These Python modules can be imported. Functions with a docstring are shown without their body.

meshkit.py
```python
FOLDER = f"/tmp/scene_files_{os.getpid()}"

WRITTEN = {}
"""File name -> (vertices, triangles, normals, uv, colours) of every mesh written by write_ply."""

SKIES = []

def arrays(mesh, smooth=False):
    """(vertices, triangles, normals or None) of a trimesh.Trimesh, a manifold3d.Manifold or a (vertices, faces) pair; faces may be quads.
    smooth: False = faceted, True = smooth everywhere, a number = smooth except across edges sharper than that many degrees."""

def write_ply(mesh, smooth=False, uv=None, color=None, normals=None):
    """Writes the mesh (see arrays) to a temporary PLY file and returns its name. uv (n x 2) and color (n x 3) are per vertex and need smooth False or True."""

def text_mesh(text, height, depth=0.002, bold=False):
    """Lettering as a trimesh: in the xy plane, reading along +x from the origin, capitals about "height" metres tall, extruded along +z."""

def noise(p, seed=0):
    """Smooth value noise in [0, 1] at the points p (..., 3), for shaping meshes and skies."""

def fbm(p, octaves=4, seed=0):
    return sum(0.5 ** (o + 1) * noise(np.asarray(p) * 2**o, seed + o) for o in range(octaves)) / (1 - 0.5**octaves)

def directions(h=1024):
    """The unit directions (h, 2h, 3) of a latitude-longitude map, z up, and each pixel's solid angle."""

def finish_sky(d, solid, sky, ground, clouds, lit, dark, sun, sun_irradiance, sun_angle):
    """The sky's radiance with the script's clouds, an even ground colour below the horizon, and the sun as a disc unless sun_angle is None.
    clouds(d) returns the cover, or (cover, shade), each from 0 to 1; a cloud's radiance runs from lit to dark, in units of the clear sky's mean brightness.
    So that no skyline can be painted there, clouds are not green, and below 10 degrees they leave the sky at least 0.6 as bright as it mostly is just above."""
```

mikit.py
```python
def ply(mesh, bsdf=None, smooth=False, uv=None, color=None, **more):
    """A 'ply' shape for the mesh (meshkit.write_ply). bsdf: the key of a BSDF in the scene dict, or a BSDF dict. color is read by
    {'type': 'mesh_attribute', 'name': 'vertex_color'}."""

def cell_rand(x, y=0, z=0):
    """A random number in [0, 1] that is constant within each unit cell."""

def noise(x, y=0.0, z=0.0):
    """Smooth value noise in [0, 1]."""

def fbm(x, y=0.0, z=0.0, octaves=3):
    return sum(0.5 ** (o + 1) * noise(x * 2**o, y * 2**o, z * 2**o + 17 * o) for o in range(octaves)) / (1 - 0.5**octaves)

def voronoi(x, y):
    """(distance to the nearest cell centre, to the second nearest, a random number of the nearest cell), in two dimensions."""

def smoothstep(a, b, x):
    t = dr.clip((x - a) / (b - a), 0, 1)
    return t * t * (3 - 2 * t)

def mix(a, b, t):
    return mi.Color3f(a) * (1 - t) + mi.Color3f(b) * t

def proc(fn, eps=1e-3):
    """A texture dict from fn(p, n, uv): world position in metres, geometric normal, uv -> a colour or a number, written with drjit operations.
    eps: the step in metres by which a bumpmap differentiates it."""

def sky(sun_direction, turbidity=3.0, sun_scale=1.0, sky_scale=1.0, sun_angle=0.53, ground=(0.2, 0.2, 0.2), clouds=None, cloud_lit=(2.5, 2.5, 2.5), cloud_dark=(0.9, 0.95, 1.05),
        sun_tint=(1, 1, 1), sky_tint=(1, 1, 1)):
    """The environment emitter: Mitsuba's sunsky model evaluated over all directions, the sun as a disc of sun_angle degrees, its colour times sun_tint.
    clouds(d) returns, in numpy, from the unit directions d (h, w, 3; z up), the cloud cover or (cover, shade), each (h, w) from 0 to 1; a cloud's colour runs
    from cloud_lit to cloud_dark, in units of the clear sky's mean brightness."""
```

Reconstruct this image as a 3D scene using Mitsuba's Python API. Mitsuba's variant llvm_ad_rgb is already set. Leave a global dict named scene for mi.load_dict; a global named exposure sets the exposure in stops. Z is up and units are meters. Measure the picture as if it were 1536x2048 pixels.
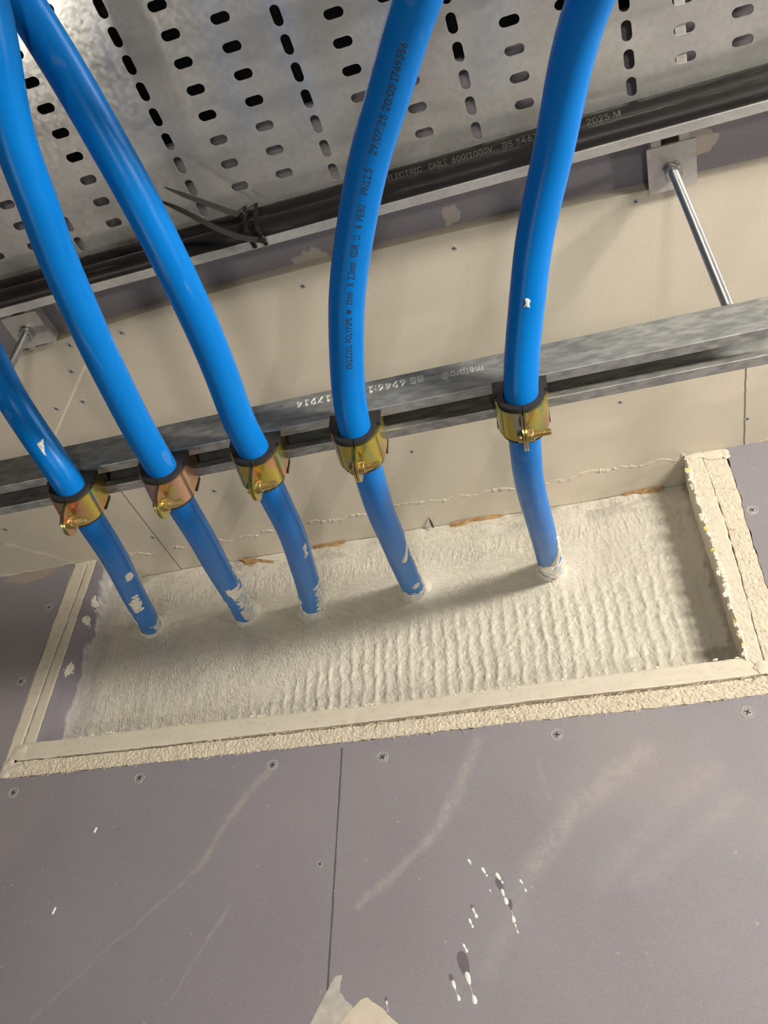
import math
import numpy as np, trimesh, drjit as dr, mitsuba as mi, mikit, meshkit
from scipy.interpolate import CubicSpline
from shapely.geometry import Polygon, LineString, Point, box as sbox
from shapely import union_all, affinity
from mikit import noise, fbm, smoothstep, mix

T = mi.ScalarTransform4f
scene, labels = {'type': 'scene'}, {}
H = 1.55                     # height of the eye above the floor; everything below is laid out from the eye and lifted by H
rng = np.random.default_rng(7)

# ------------------------------------------------------------------ camera, lights, exposure
F_PX = 1727.695
FWD, UP = np.array([-0.22972, 0.71877, 0.6562]), np.array([0.16962, -0.63434, 0.75421])
scene['camera'] = {'type': 'perspective', 'fov_axis': 'x', 'fov': math.degrees(2 * math.atan(768 / F_PX)), 'near_clip': 0.02,
                   'to_world': T().look_at(origin=[0, 0, H], target=(np.array([0, 0, H]) + FWD).tolist(), up=UP.tolist())}
exposure = 2.05


def lamp(key, pos, target, w, h, rgb):
    scene[key] = {'type': 'rectangle', 'to_world': T().look_at(origin=[pos[0], pos[1], pos[2] + H], target=[target[0], target[1], target[2] + H], up=[0, 0, 1]).scale([w / 2, h / 2, 1]),
                  'emitter': {'type': 'area', 'radiance': {'type': 'rgb', 'value': rgb}}}


WARM = np.array([1.0, 0.94, 0.83])
LAMPS = [((1.27, -.38, .29), (-.15, .95, .80), .48, .16, WARM * 50, 'site work light on a stand off to the right of the opening'),
         ((.29, -.85, -1.15), (-.08, .75, .85), .12, .12, WARM * 56, 'site work light standing low in front of the wall'),
         ((-1.55, .50, -1.25), (-.45, .25, .90), .055, .055, WARM * 150, 'small site work light on the floor at the left, aimed up at the tray'),
         ((1.75, .34, -.30), (-.10, .60, .93), .14, .14, WARM * 36, 'site work light close to the wall at the right')]
for n_, (pos, tgt, w_, h_, rgb, lab) in enumerate(LAMPS):
    lamp('work_light__lens' if n_ == 0 else f'work_light_{n_:03d}__lens', pos, tgt, w_, h_, rgb.tolist())


# ------------------------------------------------------------------ helpers
def key_of(name, parent=None):
    base = (parent + '__' + name) if parent else name
    k, n = base, 0
    while k in scene or k in labels or any(q.startswith(k + '__') for q in ([] if parent else scene)):
        n += 1
        k = f'{base}_{n:03d}'
    return k


def lift(mesh):
    if isinstance(mesh, (tuple, list)) and not isinstance(mesh, trimesh.Trimesh):
        v, f = mesh
        f = np.asarray(f)
        if f.shape[1] == 4:
            f = np.vstack([f[:, [0, 1, 2]], f[:, [0, 2, 3]]])
        mesh = trimesh.Trimesh(np.asarray(v, float), f, process=False)
    m = mesh.copy()
    m.vertices = np.asarray(m.vertices) + [0, 0, H]
    return m


def obj(name, mesh, mat, parent=None, smooth=30, label=None, cat=None, group=None, kind=None):
    k = key_of(name, parent)
    scene[k] = mikit.ply(lift(mesh), mat, smooth=smooth)
    tag(k, label, cat, group, kind)
    return k


def tag(k, label=None, cat=None, group=None, kind=None):
    d = {a: b for a, b in (('label', label), ('category', cat), ('group', group), ('kind', kind)) if b}
    if d:
        labels[k] = {**labels.get(k, {}), **d}


def thing(name, label, cat, group=None):
    k = key_of(name)
    tag(k, label, cat, group)
    return k


def put(mesh, X=None, Y=None, Z=None, at=(0, 0, 0)):
    """The mesh with its axes turned to the world vectors X, Y, Z and moved."""
    R = np.stack([np.asarray(a, float) for a in (X, Y, Z)], 1)
    m = mesh.copy()
    m.vertices = np.asarray(m.vertices) @ R.T + np.asarray(at)
    if np.linalg.det(R) < 0:
        m.invert()
    return m


def ext(poly, h):
    return trimesh.creation.extrude_polygon(poly, h, engine='earcut')


def along_x(poly, x0, x1):
    """A profile in (D, z) drawn out along x."""
    return put(ext(poly, x1 - x0), (0, 1, 0), (0, 0, 1), (1, 0, 0), (x0, 0, 0))


def along_d(poly, d0, d1):
    """A profile in (x, z) drawn out along D."""
    return put(ext(poly, d1 - d0), (1, 0, 0), (0, 0, 1), (0, 1, 0), (0, d0, 0))


def box(x0, x1, y0, y1, z0, z1, bev=0.0):
    m = trimesh.creation.box((x1 - x0, y1 - y0, z1 - z0))
    if bev:
        v = []
        e = np.array([x1 - x0, y1 - y0, z1 - z0]) / 2
        for s in np.ndindex(2, 2, 2):
            sg = np.array(s) * 2 - 1
            for a in range(3):
                q = e - bev
                q[a] = e[a]
                v.append(sg * q)
        m = trimesh.convex.convex_hull(np.array(v))
    m.apply_translation(((x0 + x1) / 2, (y0 + y1) / 2, (z0 + z1) / 2))
    return m


def lathe(profile, n=32):
    return trimesh.creation.revolve(np.asarray(profile, float), sections=n)


def cat(*ms):
    return trimesh.util.concatenate([m for m in ms])


def frame(z):
    z = np.asarray(z, float) / np.linalg.norm(z)
    x = np.cross([0, 0, 1.0] if abs(z[2]) < 0.9 else [1.0, 0, 0], z)
    x /= np.linalg.norm(x)
    return x, np.cross(z, x), z


def stick(mesh, p, axis):
    """A mesh built along z, stood on p along axis."""
    return put(mesh, *frame(axis), at=p)


def tube(P, r, n=20, caps=True):
    P = np.asarray(P, float)
    r = np.broadcast_to(r, len(P))
    t = np.gradient(P, axis=0)
    t /= np.linalg.norm(t, axis=1, keepdims=True)
    x, y, _ = frame(t[0])
    V = []
    a = np.arange(n) * 2 * np.pi / n
    for i in range(len(P)):
        x = x - t[i] * (x @ t[i])
        x /= np.linalg.norm(x)
        y = np.cross(t[i], x)
        V.append(P[i] + r[i] * (np.cos(a)[:, None] * x + np.sin(a)[:, None] * y))
    V = np.vstack(V)
    F = []
    for i in range(len(P) - 1):
        for j in range(n):
            k = (j + 1) % n
            F += [[i * n + j, i * n + k, (i + 1) * n + k], [i * n + j, (i + 1) * n + k, (i + 1) * n + j]]
    if caps:
        c0, c1 = len(V), len(V) + 1
        V = np.vstack([V, P[:1], P[-1:]])
        for j in range(n):
            k = (j + 1) % n
            F += [[c0, k, j], [c1, (len(P) - 1) * n + j, (len(P) - 1) * n + k]]
    return trimesh.Trimesh(V, F, process=False)


def resample(L, n):
    L = np.asarray(L, float)
    s = np.r_[0, np.cumsum(np.linalg.norm(np.diff(L, axis=0), axis=1))]
    q = np.linspace(0, s[-1], n)
    return np.stack([np.interp(q, s, L[:, k]) for k in range(L.shape[1])], 1)


def sheet(P, thick_dir, thick):
    """A grid of points (a, b, 3) as a closed slab, its back thick along thick_dir."""
    a, b, _ = P.shape
    Q = P + np.asarray(thick_dir) * thick
    V = np.vstack([P.reshape(-1, 3), Q.reshape(-1, 3)])
    i = np.arange(a * b).reshape(a, b)
    o = a * b
    q = np.stack([i[:-1, :-1], i[1:, :-1], i[1:, 1:], i[:-1, 1:]], -1).reshape(-1, 4)
    F = [q, q[:, ::-1] + o]
    ring = np.concatenate([i[0, :], i[1:, -1], i[-1, -2::-1], i[-2:0:-1, 0]])
    nx = np.roll(ring, -1)
    F.append(np.stack([ring, nx, nx + o, ring + o], 1))
    f = np.vstack(F)
    f = np.vstack([f[:, [0, 1, 2]], f[:, [0, 2, 3]]])
    m = trimesh.Trimesh(V, f, process=False)
    if m.volume < 0:
        m.invert()
    return m


def lump(p, size, seed, sub=2, amp=0.35, X=(1, 0, 0), Y=(0, 1, 0), Z=(0, 0, 1)):
    m = trimesh.creation.icosphere(sub)
    v = np.asarray(m.vertices)
    v = v * (1 + amp * (meshkit.noise(v * 1.8 + seed * 3.7, seed)[:, None] * 2 - 1)) * np.asarray(size)
    m.vertices = v
    return put(m, X, Y, Z, p)


def hexagon(r_flat, n=6):
    a = np.arange(6) * np.pi / 3
    R = r_flat / math.cos(math.pi / 6)
    return Polygon(np.stack([np.cos(a), np.sin(a)], 1) * R)


def hex_nut(r_flat, h, hole=0.0):
    a = np.arange(6) * np.pi / 3
    R = r_flat / math.cos(math.pi / 6)
    ring = lambda r, z: np.c_[np.cos(a) * r, np.sin(a) * r, np.full(6, z)]
    c = np.arange(24) * np.pi / 12
    circ = lambda r, z: np.c_[np.cos(c) * r, np.sin(c) * r, np.full(24, z)]
    return trimesh.convex.convex_hull(np.vstack([ring(R, 0.16 * h), ring(R, 0.84 * h), circ(r_flat * 0.97, 0), circ(r_flat * 0.97, h)]))


def thread(r, length, pitch, n=20, depth=0.12):
    k = int(length / pitch)
    pr = []
    for i in range(k):
        z = i * pitch
        pr += [(r * (1 - depth), z), (r, z + pitch * 0.3), (r, z + pitch * 0.55), (r * (1 - depth), z + pitch * 0.85)]
    return lathe([(0, 0)] + pr + [(r * (1 - depth), length), (0, length)], n)


# ------------------------------------------------------------------ materials
def P(base, rough=0.5, metal=0.0, bump=None, two=True, eps=1e-3, **more):
    d = {'type': 'principled', 'base_color': base if isinstance(base, dict) else {'type': 'rgb', 'value': list(base)},
         'roughness': rough if isinstance(rough, dict) else float(rough), 'metallic': float(metal), **more}
    if bump:
        d = {'type': 'bumpmap', 'arbitrary': {**mikit.proc(bump, eps)}, 'scale': 1.0, 'bsdf': d}
    return {'type': 'twosided', 'bsdf': d} if two else d


C = lambda *v: mi.Color3f(*v)


def seg(x, z, ax, az, bx, bz):
    dx, dz = bx - ax, bz - az
    t = dr.clip(((x - ax) * dx + (z - az) * dz) / (dx * dx + dz * dz), 0, 1)
    return dr.sqrt(dr.square(x - ax - t * dx) + dr.square(z - az - t * dz)), t


SCUFF = [  # x0, z0, x1, z1, width, strength: chalky rub marks on the paper of the wall boards
    (-.473, .500, -.525, .430, .0045, .55), (-.525, .430, -.553, .372, .004, .45), (-.553, .372, -.661, .289, .0025, .30), (-.661, .289, -.749, .210, .002, .22),
    (-.188, .507, -.220, .431, .0075, .50), (-.220, .431, -.258, .379, .006, .62), (-.258, .379, -.337, .316, .005, .52),
    (.0135, .470, -.077, .405, .013, .42), (-.077, .405, -.1355, .341, .012, .45), (-.1355, .341, -.187, .240, .010, .22),
    (.081, .438, -.0595, .325, .012, .22), (-.505, .326, -.531, .2825, .002, .38), (-.531, .2825, -.571, .220, .0012, .34),
    (.105, .400, -.017, .322, .010, .20), (-.113, .470, -.105, .425, .003, .22), (.20, .905, .255, .87, .002, .12)]


def wall_color(p, n, uv):
    x, z = p.x, p.z - H
    base = mix(C(.222, .205, .228), C(.270, .250, .272), fbm(x * 7, z * 7, 3.0))
    base = mix(base, C(.33, .29, .285), 0.45 * smoothstep(.55, .8, fbm(x * 3.1 + 4, z * 4.2, 9.0)))
    grain = noise(x * 900, z * 900, 1.0)
    base = base * (0.94 + 0.12 * grain)
    m = mi.Float(0)
    sp = noise(x * 420, z * 420, 5.0) * 0.6 + noise(x * 130, z * 130, 2.0) * 0.7
    for ax, az, bx, bz, w, s in SCUFF:
        d, t = seg(x + (noise(x * 30, z * 30, 7.0) - .5) * .008, z + (noise(x * 55, z * 55, 8.0) - .5) * .005, ax, az, bx, bz)
        m = dr.maximum(m, s * (1 - smoothstep(0, w * 1.9, d)))
    col = mix(base, C(.47, .425, .385), dr.clip(m * sp * .85, 0, .55))
    d, _ = seg(x, z, -.3713, .516, -.3714, .215)          # pencil line down the board
    col = mix(col, C(.07, .065, .07), .85 * (1 - smoothstep(.0007, .0016, d + (noise(x * 300, z * 60) - .5) * .0006)))
    d = dr.sqrt(dr.square((x + .985) / .055) + dr.square((z - .920) / .016)) + (noise(x * 60, z * 60, 3.0) - .5) * .5
    col = mix(col, C(.40, .32, .25), .6 * (1 - smoothstep(.7, 1.0, d)))
    # specks of dust and dried spots
    v1, v2, r = mikit.voronoi(x * 42, z * 42)
    col = mix(col, C(.55, .50, .44), smoothstep(.90, .97, r) * (1 - smoothstep(.03, .08, v1)) * .45)
    return col


def wall_bump(p, n, uv):
    return noise(p.x * 700, p.z * 700, 2.0) * 6e-5


scene['mat_wall'] = P(mikit.proc(wall_color), 0.62, bump=wall_bump, specular=0.4)


def ceil_color(p, n, uv):
    x, y = p.x, p.y
    base = mix(C(.222, .205, .228), C(.270, .250, .272), fbm(x * 9, y * 9, 3.0)) * (0.95 + 0.1 * noise(x * 800, y * 800))
    for cx, cy, rr in ((-.283, .566, .030), (.186, .526, .017), (-.10, .54, .012)):
        d = dr.sqrt(dr.square(x - cx) + dr.square(y - cy)) + (noise(x * 160, y * 160, 4.0) - .5) * .010
        base = mix(base, C(.50, .44, .38), .75 * (1 - smoothstep(rr * .9, rr * 1.05, d)))
    return base


scene['mat_ceiling'] = P(mikit.proc(ceil_color), 0.62, specular=0.4)


def soffit_color(p, n, uv):
    x, y = p.x, p.y
    base = mix(C(.455, .410, .330), C(.510, .462, .374), fbm(x * 6, y * 6, 1.0)) * (0.96 + 0.08 * noise(x * 900, y * 900))
    m = smoothstep(.6, .85, fbm(x * 5 + 8, y * 9, 4.0))
    base = mix(base, C(.66, .58, .46), .4 * m)
    for xx, yl, ww in ((-.7216, .845, .0009), (.2346, .80, .0011)):           # joist lines drawn on the board
        d = dr.abs(x - xx + (noise(y * 90) - .5) * .0008)
        base = mix(base, C(.09, .08, .07), dr.select(y > yl, mi.Float(.85), mi.Float(0)) * (1 - smoothstep(ww * .7, ww * 1.5, d)))
    d, _ = seg(x, y, -.6395, .616, -.7546, .721)
    base = mix(base, C(.76, .66, .52), .6 * (1 - smoothstep(.0012, .0024, d)))
    d, _ = seg(x, y, -.985, .93, -.90, 1.005)
    base = mix(base, C(.72, .63, .50), .45 * (1 - smoothstep(.001, .006, d + (noise(x * 90, y * 90) - .5) * .006)))
    return base


scene['mat_soffit'] = P(mikit.proc(soffit_color), 0.68, specular=0.3)


def batt_color(p, n, uv):
    x, z = p.x, p.z - H
    c = mix(C(.560, .525, .445), C(.64, .605, .520), fbm(x * 10, z * 10, 2.0))
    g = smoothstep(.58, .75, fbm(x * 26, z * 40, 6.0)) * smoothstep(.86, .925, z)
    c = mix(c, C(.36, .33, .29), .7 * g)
    c = mix(c, C(.30, .29, .31), .55 * (1 - smoothstep(-.855, -.80, x + (noise(z * 30, x * 200) - .5) * .03)))       # the coat thins out at the left edge
    v1, v2, r = mikit.voronoi(x * 60, z * 60)
    return mix(c, C(.22, .18, .10), smoothstep(.93, .95, r) * (1 - smoothstep(.03, .08, v1)) * .7)


def batt_bump(p, n, uv):
    x, z = p.x, p.z - H
    a = noise(x * 620 + z * 260, z * 120 - x * 60, 2.0)
    b = noise(x * 130 + z * 60, z * 640 + x * 90, 4.0)
    low = smoothstep(.0, .06, .80 - z)
    return (a * .5 + b * (1 - .7 * low) * .7 + .8 * noise(x * 420, z * 330, 7.0) * fbm(x * 60, z * 60, 2.0)) * .0011


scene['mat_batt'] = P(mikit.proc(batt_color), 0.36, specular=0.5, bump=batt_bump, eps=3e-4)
scene['mat_mastic'] = P((.70, .655, .57), 0.35, specular=0.5)
scene['mat_smear'] = P(mikit.proc(lambda p, n, uv: mix(C(.30, .36, .45), C(.66, .62, .55), smoothstep(.35, .65, noise(p.x * 260 + p.z * 150, p.y * 120, p.z * 420)))), 0.4)


def gypsum(p, n, uv):
    x, z = p.x, p.z - H
    c = mix(C(.575, .508, .400), C(.660, .590, .470), fbm(x * 60, z * 60, 2.0))
    c = mix(c, C(.42, .33, .22), .55 * smoothstep(.66, .80, fbm(x * 190, z * 190, 5.0)))
    return c


scene['mat_gypsum'] = P(mikit.proc(gypsum), 0.75, specular=0.3)


def gypsum_cut(p, n, uv):
    x, z = p.x, p.z - H
    c = mix(C(.590, .535, .435), C(.645, .588, .485), fbm(x * 25, z * 160, 2.0))
    return mix(c, C(.46, .38, .28), .30 * smoothstep(.58, .80, fbm(x * 170 + 3, z * 210, 4.0)))


scene['mat_gypsum_cut'] = P(mikit.proc(gypsum_cut), 0.72, specular=0.3)


def reveal_color(p, n, uv):
    y, z = p.y, p.z - H
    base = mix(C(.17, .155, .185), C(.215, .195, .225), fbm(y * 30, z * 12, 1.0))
    w = noise(z * 26, y * 14, 3.0) * .030 + noise(z * 110, y * 60, 5.0) * .009
    coat = smoothstep(.0, .012, y - 1.062 + w - .014 + .030 * smoothstep(.80, .90, z))
    c = mix(base, mix(C(.30, .31, .36), C(.62, .58, .50), noise(y * 60, z * 170)), .85 * coat)
    for yy, zz, rr in ((1.035, .725, .010), (1.028, .712, .007), (1.040, .818, .010), (1.030, .815, .006), (1.043, .858, .012)):
        d = dr.sqrt(dr.square(y - yy) + dr.square(z - zz)) + (noise(y * 300, z * 300, yy * 70) - .5) * rr * 1.1
        c = mix(c, C(.64, .60, .52), 1 - smoothstep(rr * .7, rr, d))
    return c


scene['mat_reveal'] = P(mikit.proc(reveal_color), 0.45)


def blue(p, n, uv):
    c = mix(C(.001, .132, .450), C(.002, .152, .500), fbm(p.x * 30, p.y * 30, p.z * 30))
    s = smoothstep(.73, .80, noise(p.x * 160, p.y * 34, p.z * 120)) * smoothstep(.6, .75, noise(p.x * 18, p.y * 18, p.z * 18 + 4))
    return mix(c, C(.16, .30, .52), .18 * s)


scene['mat_pipe'] = P(mikit.proc(blue), 0.32, specular=0.14)
scene['mat_ink'] = P((.010, .022, .060), 0.6)
scene['mat_rubber'] = P((.016, .015, .015), 0.55)
scene['mat_tie'] = P((.011, .009, .007), 0.45, specular=.25)


def cable_col(p, n, uv):
    s = smoothstep(.66, .80, fbm(p.x * 22, p.y * 700, p.z * 700, octaves=3))
    return mix(C(.0085, .0078, .007), C(.09, .08, .07), .5 * s * noise(p.x * 9, 3.0))


scene['mat_cable'] = P(mikit.proc(cable_col), 0.40, specular=0.40)
scene['mat_cable_print'] = P((.07, .065, .055), 0.5)


def strut_col(p, n, uv):
    a = fbm(p.x * 80, p.y * 170, p.z * 170, octaves=5)
    c = mix(C(.29, .295, .288), C(.46, .46, .437), smoothstep(.3, .7, a))
    return mix(c, C(.62, .60, .54), .5 * smoothstep(.62, .8, fbm(p.x * 40 + 9, p.y * 90, p.z * 90)))


scene['mat_strut'] = P(mikit.proc(strut_col), mikit.proc(lambda p, n, uv: .34 + .22 * fbm(p.x * 40, p.y * 90, p.z * 90)), 0.70)


def tray_col(p, n, uv):
    v1, v2, r = mikit.voronoi(p.x * 210, p.y * 210)
    c = mix(C(.52, .51, .485), C(.64, .625, .59), r * .5 + .5 * fbm(p.x * 30, p.y * 30))
    return mix(c, C(.36, .36, .35), .5 * smoothstep(.55, .75, fbm(p.x * 8, p.y * 26, 3.0)))


scene['mat_flange'] = P(mikit.proc(tray_col), .42, .75)
scene['mat_tray'] = P(mikit.proc(tray_col), mikit.proc(lambda p, n, uv: .16 + .09 * noise(p.x * 240, p.y * 240)), 0.72,
                      bump=lambda p, n, uv: noise(p.x * 330 + p.y * 120, p.y * 420 - p.x * 100) * 2.2e-5)
scene['mat_zinc'] = P(mikit.proc(lambda p, n, uv: mix(C(.45, .44, .41), C(.62, .60, .55), fbm(p.x * 160, p.y * 160, p.z * 160))), 0.40, 0.6)
scene['mat_steel'] = P((.52, .52, .50), 0.27, 0.95)


def gold(p, n, uv):
    a = noise(p.x * 55 + 3, p.y * 40, p.z * 70)
    c = mix(C(.62, .50, .10), C(.66, .34, .20), smoothstep(.45, .72, a))
    c = mix(c, C(.36, .44, .16), smoothstep(.55, .78, noise(p.x * 80, p.y * 60 + 7, p.z * 95)))
    return mix(c, C(.30, .36, .46), .6 * smoothstep(.68, .85, noise(p.x * 120 + 9, p.y * 50, p.z * 120)))


scene['mat_gold'] = P(mikit.proc(gold), 0.24, 0.92)
scene['mat_gold_pink'] = P(mikit.proc(lambda p, n, uv: mix(C(.66, .40, .26), C(.54, .50, .16), smoothstep(.50, .75, noise(p.x * 60, p.y * 45, p.z * 75)))), 0.25, 0.92)
scene['mat_brass'] = P(mikit.proc(lambda p, n, uv: mix(C(.36, .25, .09), C(.46, .37, .17), noise(p.x * 300, p.y * 300, p.z * 300))), 0.36, 0.85)
scene['mat_screw'] = P((.46, .465, .46), 0.42, 0.55)
scene['mat_dark'] = P((.02, .02, .022), 0.6)
scene['mat_bark'] = P(mikit.proc(lambda p, n, uv: mix(C(.28, .16, .07), C(.48, .31, .15), noise(p.x * 160, p.y * 300, p.z * 300))), 0.8)
scene['mat_fray'] = P((.60, .50, .36), 0.8)
scene['mat_yellow'] = P(mikit.proc(lambda p, n, uv: mix(C(.74, .69, .56), C(.70, .58, .20), smoothstep(.62, .75, noise(p.x * 60, p.y * 60, p.z * 60)))), 0.6)
scene['mat_drop'] = P((.80, .78, .73), 0.22, specular=0.6)
scene['mat_damp'] = P((.155, .138, .152), 0.35)
scene['mat_rim'] = P((.36, .325, .31), .8)
scene['mat_tape'] = P(mikit.proc(lambda p, n, uv: mix(C(.40, .365, .33), C(.55, .51, .46), fbm(p.x * 120, p.z * 120, 2.0))), 0.7)
scene['mat_tape_pale'] = P(mikit.proc(lambda p, n, uv: mix(C(.56, .49, .39), C(.66, .585, .47), fbm(p.x * 80, p.z * 80, 2.0))), 0.7)
scene['mat_room'] = P((.22, .21, .205), 0.8)
scene['mat_floor'] = P(mikit.proc(lambda p, n, uv: mix(C(.13, .125, .115), C(.19, .18, .17), fbm(p.x * 4, p.y * 4))), 0.7)

# ------------------------------------------------------------------ the room
ZS, ZC, DW, DB = .930, .945, 1.011, 1.0735          # underside of the ceiling board and of the ceiling, wall face, face of the batt
XL, XR, DK = -2.9, 3.2, -3.0
obj('floor', box(XL, XR, DK, 1.3, -H - .1, -H), 'mat_floor', kind='structure', smooth=False)
obj('wall_back', box(XL, XR, DK - .1, DK, -H, 1.5), 'mat_room', kind='structure', smooth=False)
obj('wall_left', box(XL - .1, XL, DK, 1.3, -H, 1.5), 'mat_room', kind='structure', smooth=False)
obj('wall_right', box(XR, XR + .1, DK, 1.3, -H, 1.5), 'mat_room', kind='structure', smooth=False)
obj('ceiling_slab', box(XL, XR, DK, 1.3, 1.42, 1.50), 'mat_dark', kind='structure', smooth=False)
obj('ceiling', box(XL, XR, .372, 1.3, ZC, ZC + .0125), 'mat_ceiling', kind='structure', smooth=False, label='grey-violet plasterboard ceiling strip between the cable tray and the beige board')

for n_, (pos, tgt, w_, h_, rgb, lab) in enumerate(LAMPS):
    k_l = 'work_light' if n_ == 0 else f'work_light_{n_:03d}'
    tag(k_l, lab, 'lamp')
    dv = np.array(tgt) - np.array(pos)
    fx, fy, fz = frame(dv)
    body = box(-w_ / 2 - .02, w_ / 2 + .02, -h_ / 2 - .02, h_ / 2 + .02, -.07, -.006, .006)
    scene[k_l + '__housing'] = mikit.ply(lift(put(body, fx, fy, fz, pos)), 'mat_dark', smooth=False)
    scene[k_l + '__stand'] = mikit.ply(lift(tube([(pos[0], pos[1], -H), (pos[0], pos[1], pos[2] - .14), tuple(np.array(pos) - fz * .06)], .014, 12)), 'mat_dark', smooth=True)

L_OUT, L_SEAM, L_IN = [(-.9005, .932), (-.906, .80), (-.909, .70), (-.9115, .553)], [(-.8725, .932), (-.8775, .80), (-.883, .70), (-.8885, .583)], [(-.8570, .932), (-.8610, .80), (-.8640, .70), (-.8665, .583)]
B_IN, B_SEAM, B_OUT = [(-.889, .583), (-.721, .5822), (-.603, .5815), (-.314, .5755), (-.077, .577), (.1555, .578)], [(-.889, .5552), (-.713, .552), (-.314, .5487), (-.125, .5505), (.041, .5495), (.1735, .551)], [(-.912, .5285), (-.763, .5275), (-.432, .5245), (-.1145, .524), (.045, .5225), (.208, .525)]
R_IN, R_SEAM, R_OUT = [(.1500, .932), (.1480, .884), (.1500, .8165), (.1520, .744), (.1525, .680), (.1530, .62), (.1545, .577)], [(.1735, .932), (.1775, .8046), (.1760, .71), (.1735, .6185), (.1725, .55)], [(.2060, .932), (.2075, .833), (.2040, .761), (.2035, .70), (.2040, .60), (.2080, .525)]


def jag(L, n, amp, seed, freq=60.0):
    q = resample(L, n)
    d = np.gradient(q, axis=0)
    d /= np.linalg.norm(d, axis=1, keepdims=True)
    nn = np.c_[-d[:, 1], d[:, 0]]
    w = (meshkit.fbm(np.c_[q * freq, np.zeros(n)], 3, seed) - .5) * 2
    return q + nn * (w * amp)[:, None]


hole = np.vstack([jag(L_OUT, 120, .0022, 1)[:, :], jag(B_OUT, 320, .0022, 2), jag(R_OUT[::-1], 130, .0030, 3)])
hole[hole[:, 1] > .93, 1] = .93
wall_poly = Polygon([(XL, -H), (XL, ZS)] + [tuple(p) for p in hole] + [(XR, ZS), (XR, -H)]).buffer(0)
WALL = obj('wall_front', along_d(wall_poly, DW, DW + .015), 'mat_wall', kind='structure', smooth=False, label='grey-violet plasterboard wall with a rectangular opening cut into it')


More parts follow.
